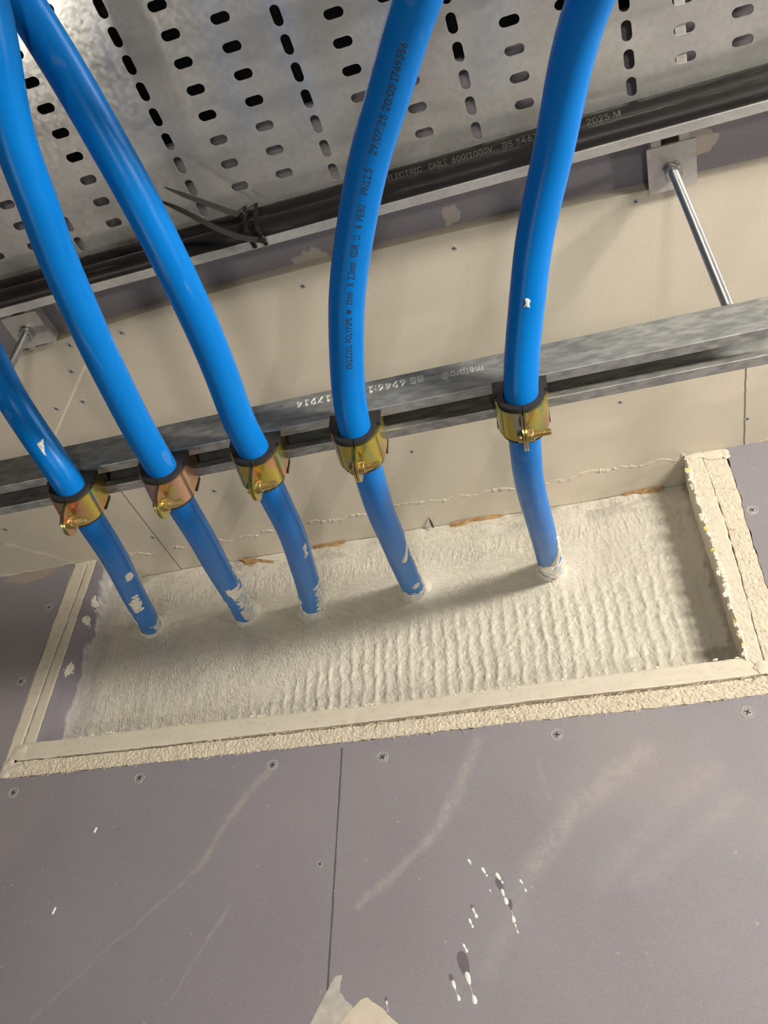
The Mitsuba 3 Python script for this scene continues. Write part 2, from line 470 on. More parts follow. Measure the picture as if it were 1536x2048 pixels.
def strip(inner, outer, n, m, rough, seed, edge=.0012, front=.0004, freq=170.0, deep=.066):
    a, b = jag(inner, n, edge, seed, 90), jag(outer, n, edge, seed + 1, 90)
    t = np.linspace(0, 1, m)[None, :, None]
    G = a[:, None] * (1 - t) + b[:, None] * t
    h = (meshkit.fbm(np.concatenate([G * freq, np.zeros(G.shape[:2] + (1,))], -1), 4, seed) - .5) * 2 * rough
    h += (meshkit.fbm(np.concatenate([G * 22, np.zeros(G.shape[:2] + (1,))], -1), 2, seed + 5) - .5) * 2 * .0008
    h[:, 0] += .0006
    h[:, -1] += .0006
    Pt = np.stack([G[..., 0], DW + front + h, G[..., 1]], -1)
    return sheet(Pt, (0, 1, 0), deep)


g = .0007
shift = lambda L, dx, dz: [(x + dx, z + dz) for x, z in L]
obj('lining_strip', strip(shift(L_SEAM, -.0018, 0), shift(L_OUT, .0012, 0), 150, 14, .0003, 11), 'mat_gypsum_cut', WALL)
LIN = obj('lining_strip', strip(shift(L_SEAM, .0008, 0), L_IN, 150, 10, .0003, 21), 'mat_gypsum_cut', WALL)
obj('lining_strip', strip(B_IN, [(x, z + q_) for (x, z), q_ in zip(B_SEAM, (.0010, .0014, .0026, .0030, .0026, .0012))], 420, 16, .00025, 31, edge=.0007, freq=70), 'mat_gypsum_cut', WALL)
obj('lining_strip', strip([(x, z - q_) for (x, z), q_ in zip(B_SEAM, (.0006, .0010, .0018, .0022, .0020, .0012))], shift(B_OUT, 0, .0010), 1100, 30, .0016, 41, edge=.0014, front=.0010, freq=430), 'mat_gypsum', WALL)
RIN = obj('lining_strip', strip(R_IN, shift(R_SEAM, -g * .6, 0), 420, 26, .0009, 51, edge=.0014, front=.0006, freq=380), 'mat_gypsum_cut', WALL)
obj('lining_strip', strip(shift(R_SEAM, g * .6, 0), shift(R_OUT, -.0004, 0), 420, 30, .0013, 61, edge=.0014, front=.0008, freq=430), 'mat_gypsum', WALL)
# the violet paper face of the left lining board, seen inside the recess
q = resample(L_IN, 60)
Gp = np.stack([np.stack([q[:, 0] + .0012, np.full(60, d), q[:, 1]], -1) for d in np.linspace(DW + .0022, DB + .006, 12)], 1)
obj('paper_face', sheet(Gp, (-1, 0, 0), .0008), 'mat_reveal', LIN, label='dark violet paper face smeared with white mastic')
for i, (x, z, sx, sz) in enumerate([(-.8900, .5690, .013, .013), (-.9020, .5440, .010, .016), (-.8895, .5420, .016, .006), (-.8760, .9270, .022, .005), (.1640, .9250, .016, .006), (.1900, .9220, .017, .010), (.2060, .9180, .006, .010), (.1690, .5610, .010, .009)]):
    obj('filler_patch', lump((x, DW + .0002, z), (sx, .0022, sz), 100 + i, 3, .3), 'mat_gypsum_cut', WALL)
# cavity behind the batt
obj('wall_cavity', box(-1.02, .32, 1.16, 1.175, .42, ZC), 'mat_dark', kind='structure', smooth=False)


def hairs(base, n, seed, length, up):
    r = np.random.default_rng(seed)
    q = resample(base, 900)
    ms = []
    for _ in range(n):
        p = q[r.integers(len(q))]
        L = length * r.uniform(.35, 1.2)
        dx, dz = r.uniform(-1, .3) * L, up * r.uniform(.2, 1) * L
        k = np.linspace(0, 1, 5)[:, None]
        pts = np.array([p[0], DW - .0002, p[1]]) + k * np.array([dx, -.30 * L, dz]) + (k * k) * np.array([r.uniform(-.5, .5) * L, -.1 * L, r.uniform(-.5, .5) * L])
        ms.append(tube(pts, np.linspace(.00055, .00015, 5) * r.uniform(.6, 1.3), 5))
    return cat(*ms)


obj('paper_fray', hairs([(-.60, .5515), (-.314, .5478), (-.125, .5495), (.041, .5490), (.165, .5505)], 170, 5, .007, -1), 'mat_fray', WALL, kind='stuff', label='torn paper fibres along the joint')
obj('paper_fray', hairs(B_OUT, 120, 6, .0045, -1), 'mat_fray', WALL, kind='stuff', label='torn paper fibres along the joint')


def cross_screw(r):
    head = lathe([(0, -.0002), (r * .80, -.0002), (r, .0006), (r * .96, .0012), (r * .5, .004), (0, .004)], 24)
    bar = lambda a: trimesh.creation.box((r * 1.15, r * .20, .0006)).apply_transform(trimesh.transformations.rotation_matrix(a, (0, 0, 1)))
    return head, bar


def screw(parent, p, normal, r, a, crater=True):
    """A countersunk cross-head screw looking along normal."""
    nrm = np.asarray(normal, float)
    X, Y, Z = frame(-nrm)
    head, bar = cross_screw(r)
    k = obj('drywall_screw', put(head, X, Y, Z, np.asarray(p)), 'mat_screw', parent)
    obj('cross_recess', cat(put(bar(a), X, Y, Z, np.asarray(p) + nrm * .0003), put(bar(a + math.pi / 2), X, Y, Z, np.asarray(p) + nrm * .0003)), 'mat_dark', k)
    if crater:
        q = np.arange(28) * 2 * np.pi / 28
        rr = r * (1.02 + .34 * meshkit.noise(np.c_[np.cos(q), np.sin(q), q * 0 + p[0] * 50] * 2.2, 3))
        V = np.vstack([np.c_[np.cos(q) * r * .98, np.sin(q) * r * .98, q * 0 - .0001], np.c_[np.cos(q) * rr, np.sin(q) * rr, q * 0 - .0006], np.c_[np.cos(q) * rr * 1.12, np.sin(q) * rr * 1.12, q * 0 + .0002]])
        i = np.arange(28)
        j = (i + 1) % 28
        F = np.vstack([np.c_[i, j, j + 28, i + 28], np.c_[i + 28, j + 28, j + 56, i + 56]])
        obj('torn_rim', put(trimesh.Trimesh(V, np.vstack([F[:, [0, 1, 2]], F[:, [0, 2, 3]]]), process=False), X, Y, Z, np.asarray(p)), 'mat_rim', k)


for i, (x, z, a) in enumerate([(-.8764, .5052, .3), (-.6710, .5060, .8), (-.4696, .5035, .2), (-.3146, .4978, .9), (-.0877, .5024, .15), (.1378, .5044, .5), (-.9301, .6960, .7), (-.9240, .8397, .4), (.2157, .8055, 1.0), (-.3911, .3670, .5)]):
    screw(WALL, (x, DW, z), (0, -1, 0), .0033 if i == 9 else .0062, a)

# ------------------------------------------------------------------ beige ceiling board along the wall, with its edge towards the room
edge = [(XL, .575), (-.717, .5757), (-.597, .559), (-.473, .5548), (-.229, .5490), (-.044, .5520), (.07, .5593), (.181, .5610), (.254, .5663), (XR, .58)]
e2 = resample(edge, 160)
e2[:, 1] = np.interp(e2[:, 0], [p[0] for p in edge], [p[1] for p in edge])
k_ = np.ones(9) / 9
e2[4:-4, 1] = np.convolve(e2[:, 1], k_, 'valid')
soff = Polygon([tuple(p) for p in e2] + [(XR, DB + .03), (XL, DB + .03)]).buffer(0)
bv = trimesh.creation.extrude_polygon(soff, ZC - ZS, engine='earcut')
bv.apply_translation((0, 0, ZS))
SOF = obj('ceiling_board', bv, 'mat_soffit', kind='structure', smooth=False, label='beige plasterboard strip fixed under the ceiling along the wall')
for x, y, a in [(-.301, .575, .4), (-.105, .574, .2), (-.561, .578, .6), (-.663, .619, .3), (-.678, .673, .8), (-.723, .675, .1), (.110, .571, .5), (-.964, .895, .2), (-.728, .980, .7), (-.575, .899, .3), (-.245, .896, .6), (.066, .878, .75), (.238, .958, .6), (-.640, .578, .2)]:
    screw(SOF, (x, y, ZS), (0, 0, -1), .0043, a, crater=x < -.5)


def bead(pts, r, seed, n=220):
    q = resample(pts, n)
    q[:, 1] += (meshkit.fbm(np.c_[q[:, 0] * 45, np.zeros((n, 2))], 5, seed) - .5) * .020
    rr = r * (.25 + 1.5 * meshkit.fbm(np.c_[q[:, 0] * 260, np.zeros((n, 2))], 4, seed + 2) ** 2.2)
    m = tube(np.c_[q, np.full(n, 0.0)], rr, 8)
    m.vertices = np.asarray(m.vertices) * [1, 1, .55] + [0, 0, ZS]
    return m


obj('filler_bead', bead([(-.845, 1.010), (-.70, 1.016), (-.574, 1.018), (-.30, 1.011), (-.17, 1.018), (.15, 1.012)], .0036, 3, 420), 'mat_soffit', SOF, label='ragged bead of filler across the ceiling board')
obj('filler_bead', bead([(XL, DW), (-1.06, DW), (-.90, DW)], .0030, 8, 120), 'mat_soffit', SOF)
obj('filler_bead', bead([(.19, DW), (.30, DW), (XR, DW)], .0026, 9, 120), 'mat_soffit', SOF)

# ------------------------------------------------------------------ the coated batt at the back of the opening
ENTRY = [(-.7563, .8141), (-.5798, .8086), (-.4601, .7939), (-.2884, .8043), (-.0719, .8020)]
nx, nz = 640, 240
gx, gz = np.meshgrid(np.linspace(-.8665, .1545, nx), np.linspace(.566, ZS - .0002, nz), indexing='ij')
pt = lambda sx, sz, o=0: np.stack([gx * sx + o, gz * sz + o * .7, np.zeros_like(gx)], -1)
st = lambda a, b, v: (lambda t: t * t * (3 - 2 * t))(np.clip((v - a) / (b - a), 0, 1))
top = np.interp(gx, [-.87, -.62, -.50, -.39, -.23, -.05, .10, .16], [.585, .612, .655, .725, .752, .765, .875, .885])
mask = 1 - st(-.035, .02, gz - top)
faint = .22 * (1 - st(-.62, -.5, gx)) * (1 - st(.66, .74, gz))
wob = (meshkit.fbm(pt(30, 45), 3, 4) - .5) * .007
ridge = (.5 + .5 * np.cos(2 * np.pi * (gx + .035 * (gz - .6) + wob) / .0182)) ** 2.2
hgt = np.maximum(mask * (1 - .6 * st(-.05, .08, gx) * st(.70, .80, gz)), faint) * ridge * (.0002 + .0026 * meshkit.fbm(pt(60, 90), 3, 6))
hgt += np.maximum(mask, .25) * (meshkit.fbm(pt(170, 170), 4, 9) - .5) * .0026
ang = np.arctan2(gz - .80, gx - .0)
sw = np.stack([gx * 240 + 60 * gz, gz * 60 - gx * 20, np.zeros_like(gx)], -1)
sw2 = np.stack([gx * 90 + gz * 220 + 3, gx * 40, np.zeros_like(gx)], -1)
stroke = np.where(gx > -.02, meshkit.fbm(sw, 2, 12), meshkit.fbm(sw2, 2, 13))
hgt += (stroke - .5) * .0018 * (1 - .6 * mask)
hgt += (meshkit.fbm(pt(420, 90, 4), 2, 15) - .5) * .0020 * np.exp(-((gz - .865) / .020) ** 2)
hgt += (meshkit.fbm(pt(14, 14), 3, 16) - .5) * .006
for ex, ez in ENTRY:
    hgt += .007 * np.exp(-(((gx - ex) ** 2 + (gz - ez) ** 2) / .034 ** 2))
hgt += .008 * np.exp(-(gx + .8665) / .012) + .004 * np.exp(-(.1545 - gx) / .008)
hgt -= .004 * st(.905, .93, gz) * meshkit.fbm(pt(30, 30, 2), 3, 17)
Bp = np.stack([gx, DB - hgt, gz], -1)
BATT = thing('fire_batt', 'white mastic-coated batt with trowel ridges filling the wall opening around the blue pipes', 'fire barrier')
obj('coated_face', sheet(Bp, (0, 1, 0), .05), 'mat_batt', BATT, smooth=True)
for i, (x, z, sx, sz, rot) in enumerate([(-.590, .921, .018, .0075, -.35), (-.556, .914, .016, .003, -.35), (-.425, .927, .016, .0035, .1), (-.455, .9275, .012, .0022, 0), (-.205, .927, .022, .0030, .15), (-.170, .9275, .030, .0024, 0), (.075, .928, .018, .0018, 0), (.100, .9265, .017, .0030, .1)]):
    c, s = math.cos(rot), math.sin(rot)
    obj('exposed_core', lump((x, DB + .0010, z), (sx, .0042, sz), 30 + i, 4, .75, (c, 0, s), (0, 1, 0), (-s, 0, c)), 'mat_bark', BATT, label='brown fibre core showing through the white coat')
r_ = np.random.default_rng(31)
qq = resample(R_IN, 400)
qq = qq[(qq[:, 1] < .90)]
obj('mastic_crumbs', cat(*[lump((p[0] + r_.uniform(-.003, .0025), DW - .0006, p[1]), np.array([r_.uniform(.0012, .0036), .0022, r_.uniform(.0015, .0048)]), i, 2, .6) for i, p in enumerate(qq[r_.integers(0, len(qq), 58)])]), 'mat_yellow', BATT, kind='stuff', label='white and yellowish mastic crumbs stuck along the right edge')
qq = resample(B_IN, 500)
obj('mastic_crumbs', cat(*[lump((p[0], DW - .0001, p[1] + r_.uniform(-.0006, .0016)), np.array([r_.uniform(.0008, .0030), .0012, r_.uniform(.0006, .0014)]), 200 + i, 2, .6) for i, p in enumerate(qq[r_.integers(0, len(qq), 46)])]), 'mat_yellow', BATT, kind='stuff')
tag(obj('nail', stick(lathe([(0, 0), (.0012, .001), (.0021, .006), (.0016, .013), (.0004, .019), (0, .0195)], 12), (-.2530, 1.0640, .9165), (-.35, -.95, .85)), 'mat_dark', None), 'small black nail poking out at the top edge of the white batt', 'nail')

# ------------------------------------------------------------------ strut channel with rods, plates and cross channels
S0, S1, ZB, ZT = .515, .556, .600, .642
mid = (S0 + S1) / 2
prof = LineString([(-.0105, .0075), (-.0105, .0013), (-.0192, .0013), (-.0192, .0407), (.0192, .0407), (.0192, .0013), (.0105, .0013), (.0105, .0075)]).buffer(.0013, join_style=1, quad_segs=5)
STRUT = thing('strut_channel', 'long galvanised steel strut channel with open slot below carrying the blue pipes', 'strut channel')
obj('channel', along_x(affinity.translate(prof, mid, ZB), -.735, .178), 'mat_strut', STRUT, smooth=40)


def lettering(text, width, height, depth=.0006, bold=False):
    m = meshkit.text_mesh(text, height, depth, bold)
    v = np.asarray(m.vertices).copy()
    v[:, 0] -= v[:, 0].min()
    v[:, 0] *= width / v[:, 0].max()
    m.vertices = v
    return m


scene['mat_emboss'] = P((.74, .73, .69), 0.35, 0.5)
for text, x0, x1, z, hh in [('metpro\u00a9', -.0735, -.1125, .6262, .0085), ('BS 6946:1', -.1300, -.1850, .6295, .0085), ('317914', -.2150, -.2580, .6300, .0085)]:
    m = lettering(text, x0 - x1, hh, .0010)
    obj('embossed_lettering', put(m, (-1, 0, 0), (0, 0, -1), (0, -1, 0), (x0, S0 + .0002, z + .0035)), 'mat_emboss', STRUT, smooth=False)
tag(STRUT, None)

cross = LineString([(-.0105, .0060), (-.0105, .0012), (-.0190, .0012), (-.0190, .0222), (.0190, .0222), (.0190, .0012), (.0105, .0012), (.0105, .0060)]).buffer(.0012, join_style=1, quad_segs=4)
PLZ = .9176
for side, X, d0, d1, dchan in [('right', .1495, .506, .5600, .5570), ('left', -.6715, .5090, .5590, .5640)]:
    ck = obj('cross_channel', along_d(affinity.translate(cross, X, PLZ + .0032), -.20, dchan), 'mat_zinc', smooth=40, cat='strut channel',
             label='short channel under the ceiling above the %s' % ('right-hand rod, its side lit' if side == 'right' else 'left-hand rod, its side face visible'))
    pk = thing('square_washer_plate', 'square zinc plate under the ceiling at the top of the %s threaded rod' % ('long right' if side == 'right' else 'short-looking left'), 'plate')
    hole_ = Point(X, (d0 + d1) / 2 - .001).buffer(.0068, quad_segs=8)
    m = trimesh.creation.extrude_polygon(sbox(X - .0255, d0, X + .0265, d1).buffer(-.0006).buffer(.0006, quad_segs=2).difference(hole_), .003, engine='earcut')
    m.apply_translation((0, 0, PLZ))
    obj('plate', m, 'mat_zinc', pk, smooth=False)
    rk = thing('threaded_rod', 'threaded steel rod hanging from the %s' % ('right plate, long and bright beside its shadow' if side == 'right' else 'left plate, mostly hidden by the leftmost blue pipe'), 'threaded rod')
    xr = .1515 if side == 'right' else -.6820
    dx = X - xr
    Xr = np.array([xr, mid, ZT - .012])
    ax = np.array([dx * .85, 0, PLZ + .020 - Xr[2]])
    obj('shaft', stick(thread(.0053, float(np.linalg.norm(ax)), .0017, 22, .13), Xr, ax), 'mat_steel', rk, smooth=50)
    tp = Xr + ax * ((PLZ - .0102 - Xr[2]) / ax[2])
    obj('hex_nut', put(hex_nut(.0088, .0086), (.94, .34, 0), (-.34, .94, 0), (0, 0, 1), (tp[0], tp[1], PLZ - .0102)), 'mat_steel', rk, smooth=25)
    obj('round_washer', put(lathe([(.0060, 0), (.0106, 0), (.0108, .0008), (.0106, .0015), (.0060, .0015), (.0060, 0)], 36), (1, 0, 0), (0, 1, 0), (0, 0, 1), (tp[0], tp[1], PLZ - .0016)), 'mat_steel', rk)
    obj('hex_nut', put(hex_nut(.0088, .0086), (1, 0, 0), (0, 1, 0), (0, 0, 1), (xr, mid, ZT)), 'mat_steel', rk, smooth=25)

# ------------------------------------------------------------------ cable tray, open side down, and the cables tied to its side
YAW = -.010
cy, sy = math.cos(YAW), math.sin(YAW)
TX, TY = np.array([cy, sy, 0]), np.array([-sy, cy, 0])
TZ = .918
slot = LineString([(-.005, 0), (.005, 0)]).buffer(.0051, quad_segs=5)
slot_d = affinity.rotate(slot, 90, origin=(0, 0))
o = np.array([.1134, .3776])


def to_tray(x, y):
    d = np.array([x, y])
    return float(d @ TX[:2]), float(d @ TY[:2])


ox, oy = to_tray(*o)
PIT, COL = .02785, .05415
slots = []
oyp = to_tray(-.3670, .3045)[1] - to_tray(*o)[1]
for i in range(-16, 9):
    for j in range(-24, 4):
        kind = i % 3
        y = oy + j * PIT + (0 if kind == 0 else PIT / 2)
        if y > .4435 - (0 if kind == 0 else .006):
            continue
        slots.append(affinity.translate(slot_d if kind == 0 else slot, ox + i * COL, y))
yin, yfl = -.10, .4705
base = sbox(-1.35, yin, 1.0, yfl).difference(union_all(slots))
m = trimesh.creation.extrude_polygon(base, .0014, engine='earcut')
TRAY = thing('cable_tray', 'perforated galvanised cable tray fixed open side down under the ceiling', 'cable tray')
obj('perforated_base', put(m, TX, TY, (0, 0, 1), (0, 0, TZ)), 'mat_tray', TRAY, smooth=False)
FZ = .8655
fl = LineString([(yfl - .0095, FZ + .0035), (yfl - .0095, FZ + .0007), (yfl, FZ + .0007), (yfl, TZ + .0008)]).buffer(.0007, join_style=1, quad_segs=4)
obj('side_flange', put(ext(fl, 2.35), TY, (0, 0, 1), TX, -1.35 * TX), 'mat_flange', TRAY, smooth=40)
fl2 = LineString([(yin, FZ + .0007), (yin, TZ + .0008)]).buffer(.0007, join_style=1)
obj('side_flange', put(ext(fl2, 2.35), TY, (0, 0, 1), TX, -1.35 * TX), 'mat_flange', TRAY, smooth=40)

RC = .0124


def cable(name, yc, zc, seed, label):
    xs = np.linspace(-1.3, .98, 160)
    w = (meshkit.fbm(np.c_[xs * 5, xs * 0, xs * 0], 2, seed) - .5)
    pts = xs[:, None] * TX + (yc + w * .0016)[:, None] * TY + np.c_[xs * 0, xs * 0, zc + (meshkit.fbm(np.c_[xs * 6, xs * 0, xs * 0], 2, seed + 1) - .5) * .0016]
    k = thing(name, label, 'cable')
    obj('sheath', tube(pts, RC, 28), 'mat_cable', k, smooth=True)
    return k, lambda x: np.array([np.interp(x, pts[:, 0], pts[:, i]) for i in range(3)])


yc1 = yfl - .0009 - RC
CA, ca = cable('electrical_cable', yc1 - .0005, TZ - RC - .0012, 3, 'black armoured cable with embossed print lying against the tray base')
CB, cb = cable('electrical_cable', yc1, FZ + .0016 + RC, 6, 'black cable resting in the lip of the tray, lower of the two')
nv = np.array([0, -.62, -.785])
nv /= np.linalg.norm(nv)
uv_ = np.cross(nv, TX)
for text, x0, x1 in [('ELECTRIC', -.1520, -.1130), ('CABLE', -.1050, -.0850), ('600/1000V', -.0790, -.0350), ('BS 5467', -.0240, .0130), ('2025 M', .0640, .0980)]:
    m = lettering(text, x1 - x0, .0062, .0005)
    v = np.asarray(m.vertices)
    c = np.array([ca(x0 + t) for t in v[:, 0]])
    phi = (v[:, 1] - .0012) / RC
    rad = RC + v[:, 2] - .0001
    m.vertices = c + rad[:, None] * (np.cos(phi)[:, None] * nv + np.sin(phi)[:, None] * uv_)
    obj('embossed_print', m, 'mat_cable_print', CA, smooth=False)


def ribbon(pts, w, th, side):
    pts = resample(pts, 60)
    t = np.gradient(pts, axis=0)
    t /= np.linalg.norm(t, axis=1, keepdims=True)
    s = np.asarray(side, float) - t * (t @ np.asarray(side, float))[:, None]
    s /= np.linalg.norm(s, axis=1, keepdims=True)
    wv = np.broadcast_to(w, 60)[:, None] if np.ndim(w) == 0 else np.interp(np.linspace(0, 1, 60), np.linspace(0, 1, len(w)), w)[:, None]
    n = np.cross(t, s)
    G = np.stack([pts - s * wv / 2, pts + s * wv / 2], 1)
    Q = G + (n * th)[:, None]
    V = np.concatenate([G, Q], 1).reshape(-1, 3)
    F = []
    for i in range(59):
        a, b = i * 4, i * 4 + 4
        for p, q_ in ((0, 1), (1, 3), (3, 2), (2, 0)):
            F += [[a + p, b + p, b + q_], [a + p, b + q_, a + q_]]
    F += [[0, 1, 3], [0, 3, 2], [236, 239, 237], [236, 238, 239]]
    m = trimesh.Trimesh(V, F, process=False)
    trimesh.repair.fix_normals(m)
    return m


def smooth_path(pts, n=60):
    pts = np.asarray(pts, float)
    s = np.r_[0, np.cumsum(np.linalg.norm(np.diff(pts, axis=0), axis=1))]
    return CubicSpline(s, pts)(np.linspace(0, s[-1], n))


for tail, hd, hs, xl, label, side in [
        ([(-.3234, .4450, .8930), (-.3556, .4099, .8800), (-.3820, .3814, .8720)], (-.3210, .4455, .8920), .0052, -.3145, 'black cable tie round the tray cables, its tail the upper of the two', (.54, -.66, .53)),
        ([(-.3020, .4620, .8600), (-.3323, .4440, .8575), (-.3566, .4190, .8570), (-.3983, .3820, .8580)], (-.3005, .4615, .8602), .0050, -.3010, 'black cable tie hooked round the tray lip, its long tail the lower of the two', (.54, -.66, .53))]:
    k = thing('cable_tie', label, 'cable tie')
    obj('tail', ribbon(smooth_path(tail), [.0062, .0062, .0060, .0052, .0016], .0011, side), 'mat_tie', k, smooth=40)
    yy = yc1 - RC - .0008
    loop = [(xl - .008, yy + .0035, TZ - .0015), (xl - .006, yy - .0004, TZ - .010), (xl - .004, yy + .0008, TZ - .022), (xl - .002, yy - .0002, FZ + .014), (xl - .001, yy + .0045, FZ + .0010), (xl, yfl - .008, FZ - .0016), (xl + .001, yfl + .0012, FZ - .0012), (xl + .001, yfl + .0016, FZ + .012), (xl, yfl + .0016, TZ - .002)]
    obj('strap', ribbon(loop, .0046, .0010, (1, 0, 0)), 'mat_tie', k, smooth=40)
    obj('head', put(box(-.0038, .0038, -.0034, .0034, -.0030, .0030, .0008), (.8, -.5, .3), (.5, .85, 0), (-.25, .15, .95), hd), 'mat_tie', k, smooth=False)

# ------------------------------------------------------------------ blue water pipes
PATHS = [
    [(-523, 408, 635), (-513, 461, 610), (-496, 518, 580), (-505, 556, 584), (-520, 611, 595), (-570, 726, 639), (-615, 814, 679), (-670, 919, 731), (-756, 1074, 814), (-778, 1113, 835)],
    [(-327, 121, 625), (-335, 153, 612), (-349, 193, 603), (-356, 221, 600), (-361, 246, 598), (-370, 284, 596), (-376, 322, 593), (-382, 364, 590), (-389, 422, 587), (-393, 477, 583), (-394, 518, 580), (-400, 556, 583), (-419, 637, 604), (-454, 744, 646), (-499, 871, 704), (-580, 1074, 809), (-597, 1115, 830)],
    [(-328, 138, 675), (-320, 163, 663), (-312, 188, 650), (-299, 240, 626), (-293, 275, 614), (-291, 304, 608), (-290, 335, 603), (-290, 360, 600), (-295, 447, 590), (-298, 495, 583), (-297, 518, 580), (-302, 556, 583), (-322, 663, 611), (-352, 768, 651), (-390, 886, 702), (-460, 1074, 794), (-476, 1116, 815)],
    [(-49, 187, 583), (-67, 215, 592), (-86, 246, 599), (-107, 279, 604), (-127, 315, 606), (-146, 353, 605), (-164, 394, 602), (-179, 439, 596), (-192, 488, 588), (-196, 518, 580), (-200, 556, 583), (-216, 655, 610), (-229, 741, 643), (-248, 853, 693), (-288, 1074, 804), (-297, 1118, 827)],
    [(55, 225, 609), (36, 274, 622), (19, 326, 626), (5, 362, 624), (-9, 400, 618), (-21, 439, 608), (-37, 494, 588), (-42, 518, 580), (-46, 556, 582), (-50, 595, 590), (-55, 652, 608), (-59, 757, 649), (-64, 899, 714), (-72, 1074, 802), (-74, 1118, 825)]]
REF = np.array([0, -.62, -.785])


class Pipe:
    def __init__(self, pts):
        p = np.array(pts) / 1000.0
        s = np.r_[0, np.cumsum(np.linalg.norm(np.diff(p, axis=0), axis=1))]
        self.cs, self.L = CubicSpline(s, p), s[-1]
        self.s_entry = s[-2]

    def at(self, s):
        s = np.atleast_1d(np.asarray(s, float))
        p = self.cs(np.clip(s, 0, self.L))
        t = self.cs(np.clip(s, 0, self.L), 1)
        t /= np.linalg.norm(t, axis=1, keepdims=True)
        over = np.minimum(s, 0)[:, None]
        sat = np.array([4.0, 0.0, 7.0]) * np.abs(over)
        p = p + over * t / (1 + sat)
        t = t / (1 + sat) ** 2
        t /= np.linalg.norm(t, axis=1, keepdims=True)
        n = REF - t * (t @ REF)[:, None]
        n /= np.linalg.norm(n, axis=1, keepdims=True)
        sd = np.cross(n, t)
        return p, t, n, sd * np.sign(sd[:, :1])

    def s_of(self, d):
        q = np.linspace(0, self.L, 1500)
        return float(np.interp(d, self.cs(q)[:, 1], q))

    def radius(self, s):
        d = self.at(s)[0][:, 1]
        return np.interp(d, [.40, .55, .64, .76, .90, 1.08], [.01525, .01510, .0150, .0157, .0167, .0182])

    def point(self, s, phi, h=0.0):
        p, t, n, sd = self.at(s)
        r = self.radius(s) + h
        return p + (r * np.cos(phi))[:, None] * n + (r * np.sin(phi))[:, None] * sd

    def patch(self, s0, s1, a0, a1, seed, thr, f=1.0, h=.0006):
        """A thin irregular patch on the pipe's skin, from s0 to s1 (m) and a0 to a1 (degrees from the underside)."""
        ns, na = int(max(12, (s1 - s0) / .0009)), int(max(12, abs(a1 - a0) / 4))
        S, A = np.meshgrid(np.linspace(s0, s1, ns), np.radians(np.linspace(a0, a1, na)), indexing='ij')
        u, v = (S - s0) / (s1 - s0) * 2 - 1, (A - A.min()) / (A.max() - A.min()) * 2 - 1
        val = meshkit.fbm(np.stack([S * 160 * f, A * 2.6 * f, A * 0 + seed], -1), 3, seed) + .5 * (1 - np.maximum(abs(u), abs(v)) ** 2) - .35
        hh = np.clip((val - thr) * .010, 0, .0009) + h * .4
        V = self.point(S.ravel(), A.ravel(), hh.ravel())
        W = self.point(S.ravel(), A.ravel(), -.0006)
        i = np.arange(ns * na).reshape(ns, na)
        keep = (val[:-1, :-1] + val[1:, 1:] + val[1:, :-1] + val[:-1, 1:]) / 4 > thr
        if not keep.any():
            return None
        q = np.stack([i[:-1, :-1], i[1:, :-1], i[1:, 1:], i[:-1, 1:]], -1)[keep]
        ed = np.vstack([q[:, [0, 1]], q[:, [1, 2]], q[:, [2, 3]], q[:, [3, 0]]])
        key = {(a, b) for a, b in map(tuple, ed)}
        rim = [(a, b) for a, b in key if (b, a) not in key]
        o_ = ns * na
        F = [q[:, [0, 1, 2]], q[:, [0, 2, 3]], np.array([[b, a, a + o_] for a, b in rim]), np.array([[b, a + o_, b + o_] for a, b in rim])]
        m = trimesh.Trimesh(np.vstack([V, W]), np.vstack(F), process=False)
        m.remove_unreferenced_vertices()
        return m


PIPE_LABELS = ['blue plastic water pipe nearest the left edge, leftmost in its row of clamps', 'blue plastic water pipe second from left, crossing in front of its neighbour at the top',
               'blue plastic water pipe third from left, in the middle clamp', 'blue plastic water pipe with black printed lettering along its side', 'blue plastic water pipe furthest right in the row, bare of lettering']
SMEARS = [  # distance from the eye's plane (from, to), angles round the pipe, seed, threshold, streaky
    [(.775, .870, 22, 88, 2, .40, 0), (.690, .722, 60, 110, 3, .46, 0), (.88, 1.0, -30, 5, 24, .50, 0), (.470, .488, 8, 50, 4, .60, 1), (.98, 1.08, 60, 150, 5, .40, 1)],
    [(.835, 1.08, 42, 165, 6, .30, 1), (.820, .880, 30, 120, 7, .34, 0), (.90, 1.0, -60, -5, 8, .42, 0), (.75, .84, 110, 150, 9, .46, 1)],
    [(.840, 1.08, 58, 160, 10, .34, 1), (1.0, 1.08, -40, 100, 11, .30, 1), (.93, 1.02, -60, -10, 12, .42, 0), (.69, .74, 55, 85, 13, .50, 1)],
    [(1.0, 1.08, -50, 110, 14, .28, 1), (.745, .97, 88, 140, 16, .36, 0), (.93, 1.0, 20, 80, 17, .46, 1), (.90, 1.03, 85, 140, 27, .30, 1)],
    [(.975, 1.08, -75, 95, 18, .28, 1), (.945, 1.02, -60, 35, 19, .36, 0), (.84, 1.02, 72, 112, 20, .40, 0)]]
PIPES = []
